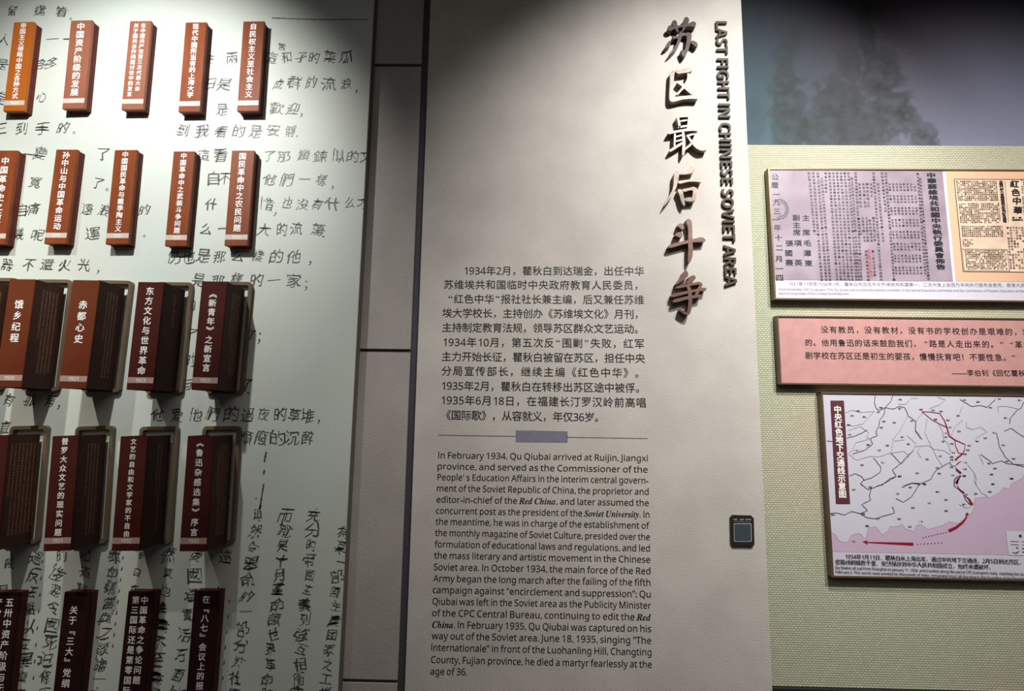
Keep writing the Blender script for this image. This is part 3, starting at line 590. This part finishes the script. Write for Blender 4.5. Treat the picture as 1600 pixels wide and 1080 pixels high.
MB().box(X0, X1, Y_DUSK + .0008, Y_WALL - .0005, Z0_, Z1_).build('backing_board', 'room', du)
fb = thing('woven_board', 'pale green woven cloth board carrying the three framed displays', 'board', ((xe + XR) / 2, Y_WALL, zf0))
MB().box(xe - .012, XR, Y_FAB, Y_DUSK - .001, zf0, zb).build('cloth_face', 'cloth', fb, bevel=.0012)
struct(MB().box(xe - .012, XR, Y_FAB - .012, Y_WALL, zf0 - .12, zf0 - .0005).build('trim_1', 'trim'))
struct(MB().box(xe - .012, XR, Y_FAB + .01, Y_WALL, .0, zf0 - .12).build('wall_lower', 'room'))
# ------------------------------------------------------------------ framed displays
def framed(name, label, TLp, BLp, xr, lip, D=.024):
    Yf = Y_FAB - D; a, b = at(*TLp, Yf), at(*BLp, Yf); x0_ = (a[0] + b[0]) / 2; x1_ = at(xr, 500, Yf)[0]; zt_, zb_ = a[1], b[1]
    t = thing(name, label, 'framed display', ((x0_ + x1_) / 2, Y_FAB, zb_), 'framed displays on the woven board')
    for q in ([(x0_, zt_), (x1_, zt_), (x1_ - lip, zt_ - lip), (x0_ + lip, zt_ - lip)], [(x0_, zb_), (x0_ + lip, zb_ + lip), (x1_ - lip, zb_ + lip), (x1_, zb_)],
              [(x0_, zt_), (x0_ + lip, zt_ - lip), (x0_ + lip, zb_ + lip), (x0_, zb_)], [(x1_, zt_), (x1_, zb_), (x1_ - lip, zb_ + lip), (x1_ - lip, zt_ - lip)]):
        MB().prism(q, Yf, Y_FAB - .0003).build('frame_rail', 'frame', t)
    return t, Yf + .003, (x0_ + lip, x1_ - lip, zb_ + lip, zt_ - lip)
ink = .0005
# --- proclamation and newspaper
t, Ys, (a0, a1, b0, b1) = framed('framed_documents', 'framed mauve proclamation and peach newspaper page, topmost display on the right', (1199.5, 262.6), (1211, 468), 1760, .0042)
MB().box(a0, a1, Ys, Ys + .003, b0, b1).build('backing_sheet', 'sheet', t)
y1_ = Ys - ink
def G(x, y): return at(x, y, y1_)
q_ = [(a0 + .0004, b1 - .0006), (G(1470, 300)[0] + 6 * PX, b1 - .0006), (G(1470, 300)[0] + 6 * PX, G(1300, 438.3)[1]), (a0 + .0004, G(1300, 438.3)[1])]
xs1 = q_[1][0]; zs0 = q_[2][1]
MB().flat(q_[::-1], y1_).build('proclamation', 'scan', t); pr = bpy.data.objects['proclamation']
y2_ = y1_ - ink
def D2(ox, oy, k): return lambda x, y: at(ox + x / k, oy + y / k, y2_)
d1, d2, d3, d4 = D2(1180, 250, 7.2), D2(1380, 250, 7.2), D2(1180, 380, 7.27), D2(1380, 380, 7.27)
mb = MB()
def col_text(mb, s, p0, p1, size, off=.01, sx=1.25, res=2):
    preload(s, off, res); n = len(s)
    for i, c in enumerate(s):
        tt = i / max(1, n - 1); o = (p0[0] + (p1[0] - p0[0]) * tt, p0[1] + (p1[1] - p0[1]) * tt)
        put_glyph(mb, c, o, size, y2_, off, res, 0, sx)
col_text(mb, '中華蘇維埃共和國中央執行委員會佈告', d2(540, 172), d4(655, 270), 9.4 * PX, .045, 1.65)
for s, p in (('公', (222, 190)), ('曆', (222, 282)), ('一', (238, 388)), ('九', (240, 475)), ('三', (248, 578)), ('一', (232, 672)), ('年', (252, 760)), ('十', (262, 875)), ('二', (272, 988))): put_glyph(mb, s, d1(*p), 11.5 * PX, y2_, .02, 2, 0, 1.1)
for s, p in (('月', (272, 178)), ('一', (275, 290)), ('四', (278, 392)), ('國', (382, 112)), ('燾', (388, 222)), ('英', (492, 222)), ('澤', (592, 115)), ('東', (606, 228)), ): put_glyph(mb, s, d3(*p), 11.5 * PX, y2_, .024, 2, 0, 1.15)
for s, p in (('副', (462, 650)), ('主', (465, 732)), ('席', (468, 815)), ('主', (572, 652)), ('席', (576, 815)), ('毛', (588, 935)), ('項', (480, 935)), ('張', (385, 938))): put_glyph(mb, s, d1(*p), 11.2 * PX, y2_, .024, 2, 0, 1.15)
mb.build('heading_characters', 'ink', pr)['kind'] = 'stuff'
PRO = '中央行委全工今於江西召一次大正立在內分反主以民地令日本土勞兵力上下任人公平'
mb = MB(); preload(PRO, .02, 1); ri = 0
def fine(xa, ya, xb, yb, n, dd, size=4.4, skip=None):
    global ri
    for i in range(n):
        tt = i / max(1, n - 1); ri += 7
        o = dd(xa + (xb - xa) * tt, ya + (yb - ya) * tt)
        put_glyph(mb, PRO[(ri + i) % len(PRO)], o, size * PX, y2_, .02, 1, 0, 1.1)
dA = lambda x, y: at(x, y, y2_)
fcols = [(1264, 271, 1273, 366, 20), (1271, 271, 1284, 437, 34), (1278, 271, 1291, 437, 34), (1284, 279, 1297, 437, 32), (1290, 271, 1291, 300, 6), (1296, 271, 1308, 437, 34), (1302, 271, 1314, 437, 34), (1308, 271, 1320, 437, 34),
         (1314, 271, 1326, 437, 34), (1320, 271, 1332, 437, 34), (1326, 271, 1338, 437, 34), (1331, 279, 1342, 437, 32), (1337, 271, 1346, 437, 34), (1343, 288, 1345, 322, 7), (1349, 288, 1352, 322, 7), (1355, 288, 1357, 322, 7),
         (1342, 342, 1345, 366, 6), (1348, 341, 1351, 376, 8), (1354, 341, 1356, 376, 8), (1359, 345, 1362, 376, 7), (1361, 288, 1362, 306, 4), (1365, 271, 1377, 437, 34), (1365, 341, 1367, 375, 8), (1372, 288, 1380, 376, 18), (1378, 271, 1384, 330, 12),
         (1384, 271, 1397, 437, 34), (1353, 393, 1357, 437, 9), (1364, 393, 1367, 430, 8), (1434, 272, 1446, 428, 30), (1438, 280, 1451, 436, 32)]
for xa, ya, xb_, yb_, n in fcols: fine(xa, ya, xb_, yb_, n, dA)
for i in range(8):
    for j in range(8):
        xx = 1390 + j * 5.6 + i * 1.4; yy = 288 + i * 18.6
        if xx < 1436 + i * 1.4: fine(xx, yy, xx + .8, yy + 9, 3, dA, 3.8)
po_ = mb.build('fine_print', 'ink', pr); po_['kind'] = 'stuff'
mb = MB(); fine(1357, 392, 1361, 431, 9, dA, 6.5); mb.build('red_seal_column', 'seal', pr)
mb = MB(); cst = d1(280, 552); R0 = 13.6 * PX
arc = [(cst[0] + R0 * math.cos(a) * .98, cst[1] + R0 * math.sin(a) * 1.22) for a in [math.radians(-118 + 236 * i / 40 + 0) for i in range(41)]]
arc = [p for p in arc if p[0] > a0 + .001]
mb.ribbon(arc, 1.8 * PX, y2_); R1 = 10.5 * PX
for i in range(12):
    a = math.radians(-100 + i * 17); p = (cst[0] + R1 * math.cos(a), cst[1] + R1 * math.sin(a) * 1.2); h = 1.2 * PX
    mb.flat([(p[0] - h, p[1] - h), (p[0] + h, p[1] - h), (p[0] + h, p[1] + h), (p[0] - h, p[1] + h)], y2_)
mb.build('postmark', 'river', pr)
# newspaper
xn0 = G(1485.5, 350)[0]
nw = MB().flat([(xn0, zs0 + .0012), (a1 - .001, zs0 + .0012), (a1 - .001, b1 - .0006), (xn0, b1 - .0006)], y1_).build('newspaper_page', 'news', t)
yk = y2_; xq0 = (at(1491, 280, yk)[0] + at(1505, 425, yk)[0]) / 2; zq1 = at(1500, 280, yk)[1]; zq0 = at(1510, 424.5, yk)[1]
MB().flat([(xq0, zq0), (a1 - .01, zq0), (a1 - .01, zq1), (xq0, zq1)], yk).build('newsprint', 'newsp', nw)
y2_ -= ink
mb = MB()
dN = D2(1380, 250, 7.2)
for s, p in (('紅', (1478, 270)), ('色', (1492, 365)), ('中', (1504, 460)), ('華', (1516, 565))): put_glyph(mb, s, dN(*p), 13.5 * PX, y2_, .045, 2, -.06, 1.1, .1)
col_text(mb, '全國代表大會開幕盛況各地紀念通電', dN(1325, 245), dN(1368, 690), 5.2 * PX, .05, 1.3, 1)
col_text(mb, '第一期', dN(1465, 650), dN(1540, 650), 3.4 * PX, .04, 1.4, 1); col_text(mb, '機關報社', dN(1465, 675), dN(1560, 675), 3.4 * PX, .04, 1.4, 1)
mb.build('masthead', 'ink', nw)
mb = MB(); W1 = .9 * PX
xk = lambda x: at(x, 350, y2_)[0]
mb.ribbon([(xq0, zq1), (a1 - .01, zq1)], W1, y2_); mb.ribbon([(xq0, zq0), (xq0, zq1)], W1, y2_); mb.ribbon([(xq0, zq0), (a1 - .01, zq0)], W1, y2_)
zbx = at(1520, 389.5, y2_)[1]; xbx = at(1575, 400, y2_)[0]
mb.ribbon([(xq0, zbx), (xbx, zbx)], W1 * .8, y2_); mb.ribbon([(xbx, zbx), (xbx, zq0)], W1 * .8, y2_); mb.ribbon([(xq0 + .003, zbx - .003), (xq0 + .003, zq0 + .003)], W1 * .6, y2_); mb.ribbon([(xq0 + .003, zq0 + .003), (xbx, zq0 + .003)], W1 * .6, y2_)
mb.ribbon([dN(1370, 240), dN(1410, 700)], W1 * .6, y2_)
mb.build('ruled_lines', 'ink', nw)
mb = MB(); preload(PRO, .03, 1)
def block(x0_, x1_, y0_, y1__, cp, lh, size, keep=1.0):
    x = x0_
    while x < x1_:
        y = y0_; shift = 0
        while y < y1__:
            if random.random() < keep:
                o = at(x + (y - 280) * .085, y, y2_)
                put_glyph(mb, PRO[random.randrange(len(PRO))], o, size * PX, y2_, .03, 1, 0, 1.0)
            y += lh
        x += cp
block(1495, 1557, 283.5, 314, 2.9, 2.9, 2.9, .9); block(1496, 1558, 318.5, 349, 2.9, 2.9, 2.8, .85); block(1497, 1562, 354, 372, 3.1, 3.0, 2.9, .9); block(1497, 1512, 375, 386, 3.4, 3.1, 2.9, .8)
block(1499, 1562, 392, 421, 2.7, 2.8, 2.7, .85); block(1568, 1598, 356, 420, 4.6, 4.2, 3.9, .7); block(1596, 1602, 282, 350, 3.4, 3.2, 3.0, .85); block(1602, 1640, 282, 420, 3.6, 3.4, 3.2, .8)
po_ = mb.build('news_columns', 'ink', nw); po_['kind'] = 'stuff'
y2_ = y1_
mb = MB()
put_row(mb, '1931年11月至1934年1月，瞿秋白先后在中华苏维埃共和国第一、二次大会上当选为中央执行委员会委员、教育人民', at(1231.5, 443.6, y2_), at(1602, 446.0, y2_), 7.2 * PX, y2_, -.004, 1)
put_row(mb, '委员。', at(1602, 446.0, y2_), at(1624, 446.2, y2_), 7.2 * PX, y2_, -.004, 1)
put_latin(mb, "From November 1931 to January 1934, Qu Qiubai was successively elected a member of the Central Executive Committee and the Commissary of People's Education at the", at(1217, 454, y2_), at(1600, 456.8, y2_), 5.6 * PX, y2_, 0, 1)
put_latin(mb, "second congresses of the Chinese Soviet Republic.", at(1217.3, 460.2, y2_), at(1328, 460.9, y2_), 5.6 * PX, y2_, 0, 1)
mb.build('caption_text', 'grey', t)
# --- pink quotation
t, Ys, (a0, a1, b0, b1) = framed('framed_quotation', 'framed pink card with a black Chinese quotation, middle display on the right', (1213.5, 493), (1219.5, 600.5), 1760, .0042)
MB().box(a0, a1, Ys, Ys + .003, b0, b1).build('quotation_card', 'pink', t)
y2_ = Ys - ink; k = 3.902
mb = MB()
def pr_(s, x0, x1, ya, yb, size=12.4): put_row(mb, s, at(1190 + x0 / k, 480 + ya / k, y2_), at(1190 + x1 / k, 480 + yb / k, y2_), size * PX, y2_, .012)
pr_('没有教员，没有教材，没有书的学校创办是艰难的，难上难', 357, 1750, 136, 153)
pr_('的。他用鲁迅的话来鼓励我们，', 262, 972, 215, 223); pr_('“路是人走出来的。”', 985, 1480, 222, 228); pr_('“革命戏', 1508, 1700, 228, 231)
pr_('剧学校在苏区还是初生的婴孩，', 264, 960, 294, 302); pr_('慢慢抚育吧！不要性急。”', 960, 1552, 302, 308); pr_('——', 1160, 1250, 401, 401, 11.5); pr_('李伯钊《回忆瞿秋白》', 1250, 1700, 401, 404, 11)
mb.build('quotation_text', 'ink', t)
# --- map
t, Ys, (a0, a1, b0, b1) = framed('framed_map', 'framed mauve and white route map with red arrows, lowest display on the right', (1285, 612.5), (1298.5, 902.5), 1780, .0045)
MB().box(a0, a1, Ys, Ys + .003, b0, b1).build('map_sheet', 'land', t)
ym_ = Ys - ink
def pm(o, y=None):
    ox, oy, k_ = {1: (1270, 600, 6.75), 2: (1430, 600, 6.75), 3: (1270, 740, 6.), 4: (1430, 740, 6.)}[o]
    return lambda x, yy: at(ox + x / k_, oy + yy / k_, ym_)
m1, m2, m3, m4 = pm(1), pm(2), pm(3), pm(4)
def cl(p): return (min(max(p[0], a0 + .0006), a1), max(p[1], b0 + .0006))
coast = [m3(*p) for p in [(172, 550), (215, 580), (240, 625), (280, 645), (330, 640), (360, 580), (420, 560), (460, 575), (475, 610), (500, 600), (485, 550), (520, 510), (590, 500), (590, 560), (650, 575), (715, 530), (725, 495), (790, 500), (840, 475), (870, 520), (950, 545), (970, 490), (1000, 478)]]
coast += [m4(*p) for p in [(60, 480), (115, 525), (245, 490), (320, 450), (400, 470), (440, 440), (480, 420), (535, 360), (500, 330), (560, 290), (560, 235), (640, 220), (700, 225), (780, 185), (830, 130), (885, 150), (900, 95), (960, 70), (1000, 40), (1030, 0)]] + [at(1640, 720, ym_), (a1, at(1700, 690, ym_)[1])]
base_z = m3(500, 740)[1]
mb = MB()
shore = []
for p in coast:
    p = cl(p)
    if not shore or p[0] > shore[-1][0] + 1e-4: shore.append(p)
for p, q in zip(shore[:-1], shore[1:]):
    if q[0] - p[0] > 1e-5: mb.flat([(p[0], base_z), (q[0], base_z), q, p], ym_)
mb.build('sea_area', 'sea', t)
ym_ -= ink / 2
mb = MB(); mb.ribbon(shore, .6 * PX, ym_)
def jag(pts, n=5, amp=1.0):
    out = []
    for p, q in zip(pts[:-1], pts[1:]):
        for i in range(n):
            tt = i / n; out.append((p[0] + (q[0] - p[0]) * tt + random.uniform(-amp, amp) * PX * .8, p[1] + (q[1] - p[1]) * tt + random.uniform(-amp, amp) * PX * .8))
    return out + [pts[-1]]
light = [[m1(*p) for p in L_] for L_ in [
  [(345, 305), (410, 275), (500, 300), (650, 290), (590, 350), (520, 425), (420, 445), (370, 430)], [(370, 490), (500, 450), (590, 510), (570, 560), (600, 580), (450, 620), (420, 700), (375, 735)],
  [(385, 745), (460, 805), (600, 765), (690, 770), (800, 735), (960, 710), (1000, 745), (1010, 770)], [(1000, 340), (950, 440), (870, 560), (840, 590)], [(850, 590), (830, 700), (820, 730)], [(860, 600), (970, 590)], [(990, 545), (1090, 630), (1060, 700), (980, 800), (930, 845)], [(900, 215), (990, 210), (1030, 155), (1115, 150)], [(1140, 660), (1100, 720), (1148, 780)]]]
light += [[m2(*p) for p in L_] for L_ in [
  [(0, 660), (140, 650), (200, 690), (300, 700), (375, 745)], [(75, 310), (10, 380), (0, 480), (80, 590)], [(130, 370), (100, 520), (160, 630), (220, 760), (290, 870)], [(150, 260), (260, 220), (320, 170), (240, 140)],
  [(540, 400), (540, 460), (600, 480), (690, 455), (760, 505), (660, 560), (630, 600)], [(500, 240), (470, 310)], [(880, 300), (870, 240), (960, 235), (1080, 260)], [(380, 540), (430, 440), (500, 385)], [(550, 850), (600, 910), (640, 970), (620, 1010), (650, 1070)], [(250, 430), (290, 500), (300, 590), (340, 620), (380, 720)], [(670, 740), (720, 850)]]]
light += [[m4(*p) for p in L_] for L_ in [[(550, 10), (580, 60), (560, 90), (620, 180), (680, 215)], [(410, 285), (470, 320), (520, 320)]]]
for L_ in light: mb.ribbon(jag([cl(p) for p in L_], 5, .5), .7 * PX, ym_)
mb.build('boundary_lines', 'boundary', t)
mb = MB()
dark = [[m1(*p) for p in L_] for L_ in [
  [(660, 125), (650, 200), (670, 260), (700, 280), (760, 250), (850, 265), (900, 240), (970, 250), (1010, 340), (1085, 395), (1085, 500), (1140, 580)], [(845, 125), (820, 190), (765, 250), (755, 310), (710, 380), (690, 460), (665, 500), (680, 545), (610, 575), (630, 640), (540, 700), (420, 740)],
  [(820, 730), (930, 840), (840, 910), (880, 975), (800, 1020), (740, 1060), (670, 1080)], [(640, 780), (720, 880), (710, 930), (620, 990), (540, 1015)], [(385, 970), (450, 945), (520, 980), (540, 1015), (505, 1050), (525, 1075)], [(360, 570), (460, 545), (570, 490)], [(960, 1078), (1040, 1045), (1148, 1050)], [(150, 600), (210, 608)], [(930, 840), (980, 780), (1060, 700)]]]
dark += [[m3(*p) for p in L_] for L_ in [[(445, 95), (520, 150), (555, 140), (600, 120), (660, 100), (720, 50), (780, 30)], [(550, 140), (530, 215), (545, 245), (460, 290), (515, 350), (445, 375), (360, 355), (300, 390), (220, 370), (165, 375)],
  [(445, 375), (500, 410), (580, 425), (770, 370), (745, 310)], [(780, 235), (850, 268), (930, 215), (1000, 100), (930, 90), (835, 130)]]]
dark += [[m2(*p) for p in L_] for L_ in [[(290, 870), (370, 825), (375, 860), (430, 870)], [(290, 870), (210, 920), (170, 1000), (50, 1060), (0, 1045)], [(50, 1060), (30, 1080)], [(470, 165), (600, 240), (680, 225), (760, 245), (850, 160)], [(860, 520), (885, 650), (950, 770), (1040, 850), (1148, 875)],
  [(940, 495), (1010, 470), (1148, 560)], [(1148, 190), (1120, 255), (1070, 280), (1000, 370), (1000, 420)], [(690, 740), (820, 840), (910, 810), (970, 840), (1148, 855)]]]
for L_ in dark: mb.ribbon(jag([cl(p) for p in L_], 5, .5), 1.0 * PX, ym_)
mb.build('river_lines', 'river', t)
ym_ -= ink / 2
mb = MB()
preload('南昌吉安赣州瑞金汀州福建广东江西韶关梅县龙岩漳州厦门汕头潮大埔永定上杭会昌信丰', .02, 1)
NM = '南昌吉安赣州瑞金汀州福建广东江西韶关梅县龙岩漳州厦门汕头潮大埔永定上杭会昌信丰'
plc = [(m1, [(478, 285), (415, 335), (545, 348), (378, 432), (388, 535), (585, 643), (460, 703), (700, 700), (725, 460), (720, 250), (690, 297), (750, 397), (920, 262), (1045, 390), (945, 560), (1010, 635), (740, 830), (520, 855), (915, 975), (1100, 942), (860, 408), (785, 650), (920, 165)]),
       (m2, [(62, 270), (190, 278), (275, 290), (345, 382), (365, 458), (215, 375), (320, 520), (320, 560), (465, 500), (455, 335), (520, 170), (795, 250), (955, 360), (890, 157), (1100, 172), (655, 605), (835, 515), (930, 645), (1040, 790), (965, 818), (780, 838), (840, 892), (1015, 1000), (820, 1057), (385, 632), (300, 608), (405, 725), (385, 770), (385, 800), (570, 650), (555, 698), (525, 740), (530, 830), (525, 898), (380, 880), (520, 970), (262, 762), (125, 795), (235, 885), (100, 1057), (740, 572), (665, 190), (255, 945), (395, 965), (805, 955)]),
       (m3, [(540, 128), (385, 152), (190, 387), (475, 378), (610, 425), (510, 492), (380, 640), (795, 190), (940, 322), (810, 427), (910, 500), (915, 130), (815, 27)]), (m4, [(460, 22), (85, 98), (210, 172), (290, 246), (130, 278), (290, 350), (55, 452), (475, 198), (570, 190), (700, 172), (730, 98), (905, 47), (460, 290)])]
for fn, L_ in plc:
    for i, (x, y) in enumerate(L_):
        p = fn(x, y); big = random.random() < .12
        for j in range(2):
            put_glyph(mb, NM[(i * 2 + j) % len(NM)], (p[0] + (j - .5) * 2.7 * PX, p[1]), 2.9 * PX, ym_, .02, 1)
for fn, a_, b_, n in [(m4, (75, 602), (290, 553), 9), (m4, (20, 665), (250, 650), 8)]:
    for i in range(n):
        tt = i / (n - 1); p = fn(a_[0] + (b_[0] - a_[0]) * tt, a_[1] + (b_[1] - a_[1]) * tt); h = .75 * PX
        mb.flat([(p[0] - h, p[1] - h), (p[0] + h, p[1] - h), (p[0] + h, p[1] + h), (p[0] - h, p[1] + h)], ym_)
o_ = mb.build('place_names', 'ink', t); o_['kind'] = 'stuff'
mb = MB()
def strip_(fn, pts, ws): mb.ribbon([fn(*p) for p in pts], [w_ * PX for w_ in ws], ym_)
strip_(m2, [(70, 293), (165, 296), (262, 312), (310, 390), (338, 465), (360, 550), (420, 590), (530, 640), (520, 700), (500, 740), (445, 780), (425, 805)], [.9, 1.0, 1.2, 1.4, 1.8, 2.2, 1.6, 1.2, 1.2, 1.8, 2.6, 3.0])
strip_(m2, [(70, 293), (180, 380), (265, 425), (335, 460)], [.8, 1, 1, 1.2]); strip_(m2, [(420, 590), (425, 650), (458, 728), (500, 738)], [1, 1, 1.2, 1.6])
strip_(m2, [(490, 815), (460, 830), (435, 855)], [.6, 1.6, 1.4]); strip_(m2, [(430, 882), (450, 910), (485, 945)], [.5, 2.2, 3.4]); strip_(m2, [(485, 972), (455, 1005), (440, 1050)], [.5, 2.4, 3.8])
strip_(m4, [(430, 25), (398, 60), (388, 95)], [.5, 2.2, 3.4]); strip_(m4, [(392, 108), (415, 150), (460, 185)], [.5, 2.2, 3.6]); strip_(m4, [(458, 203), (505, 240), (535, 297)], [.5, 2.6, 5])
mb.flat([m3(*p) for p in [(465, 640), (515, 668), (512, 652), (946, 678), (942, 648), (512, 642), (515, 626)]], ym_)
strip_(m4, [(315, 540), (380, 510), (440, 465), (475, 420), (488, 385)], [4.8, 4.2, 3.4, 2.6, 1.8]); mb.flat([m4(*p) for p in [(468, 388), (508, 388), (488, 362)]], ym_)
mb.build('red_route_arrows', 'crim', t)
mb = MB()
strip_(m2, [(490, 965), (425, 1000), (412, 1080)], [.6, 1, 1]); strip_(m4, [(365, 60), (368, 120), (410, 150)], [1, 1, 1]); strip_(m4, [(455, 200), (470, 240), (510, 290)], [1, 1, 1]); strip_(m4, [(365, 60), (390, 30), (425, 15)], [1, .8, .6]); strip_(m2, [(430, 880), (430, 910), (480, 950)], [.7, .8, .7])
mb.build('route_outline', 'river', t)
bar = MB().flat([m1(*p) for p in [(186, 176), (328, 176)]] + [m3(*p) for p in [(350, 285), (218, 285)]], ym_ - .0001).build('title_bar', 'plum', t)
ym_ -= ink * 1.4
mb = MB(); tit = '中央红色地下交通线示意图'; preload(tit, .035, 2)
p0, p1 = m1(262, 268), m3(279, 193)
for i, c in enumerate(tit):
    tt = i / (len(tit) - 1); put_glyph(mb, c, (p0[0] + (p1[0] - p0[0]) * tt, p0[1] + (p1[1] - p0[1]) * tt), 12.2 * PX, ym_, .035)
mb.build('map_title', 'white', bar)
lg = MB().flat([m4(*p) for p in [(850, 540), (1180, 552), (1200, 775), (878, 765)]], ym_ + .0003).build('map_legend', 'sheet', t)
mb = MB(); strip_(m4, [(895, 637), (970, 640)], [.9, .9]); strip_(m4, [(895, 667), (970, 670)], [.9, .9]); strip_(m4, [(1000, 640), (1060, 643)], [.9, .9]); strip_(m4, [(1000, 670), (1060, 672)], [.9, .9])
strip_(m4, [(910, 742), (950, 748), (975, 728)], [.9, 1.8, 1.2]); strip_(m4, [(948, 698), (966, 700)], [2, 2]); put_glyph(mb, '图', m4(985, 587), 4.6 * PX, ym_, .04, 1); put_glyph(mb, '例', m4(1040, 588), 4.6 * PX, ym_, .04, 1); strip_(m4, [(1003, 705), (1070, 706)], [1.6, 1.6]); strip_(m4, [(1003, 738), (1070, 739)], [1.6, 1.6])
mb.build('legend_marks', 'ink', lg)
y2_ = ym_; mb = MB()
cf = D2(1270, 740, 6.); cg = D2(1430, 740, 6.)
put_row(mb, '1934年1月11日，瞿秋白从上海出发，通过中共地下交通线，2月5日到达苏区，', cf(302, 776), cg(1022, 832), 8.1 * PX, y2_, .008, 1)
put_row(mb, '密路线蜿蜒数千里，安然保存到中华人民共和国成立，始终未遭破坏。', cf(212, 828), cg(740, 880), 8.1 * PX, y2_, .008, 1)
put_latin(mb, 'Qu Qiubai set out from Shanghai on January 11, 1934, and traveled along the secret CPC transport route, reaching the Soviet', cf(212, 893), cg(1075, 960), 6.0 * PX, y2_, .01, 1)
put_latin(mb, "February 5. This secret route winded for thousands of miles, remaining intact all the time to the founding of the People's Republic", cf(215, 935), cg(1180, 1006), 6.0 * PX, y2_, .01, 1)
mb.v = [(x, y, max(z, b0 + .0004)) for x, y, z in mb.v]
mb.build('map_caption', 'ink', t)
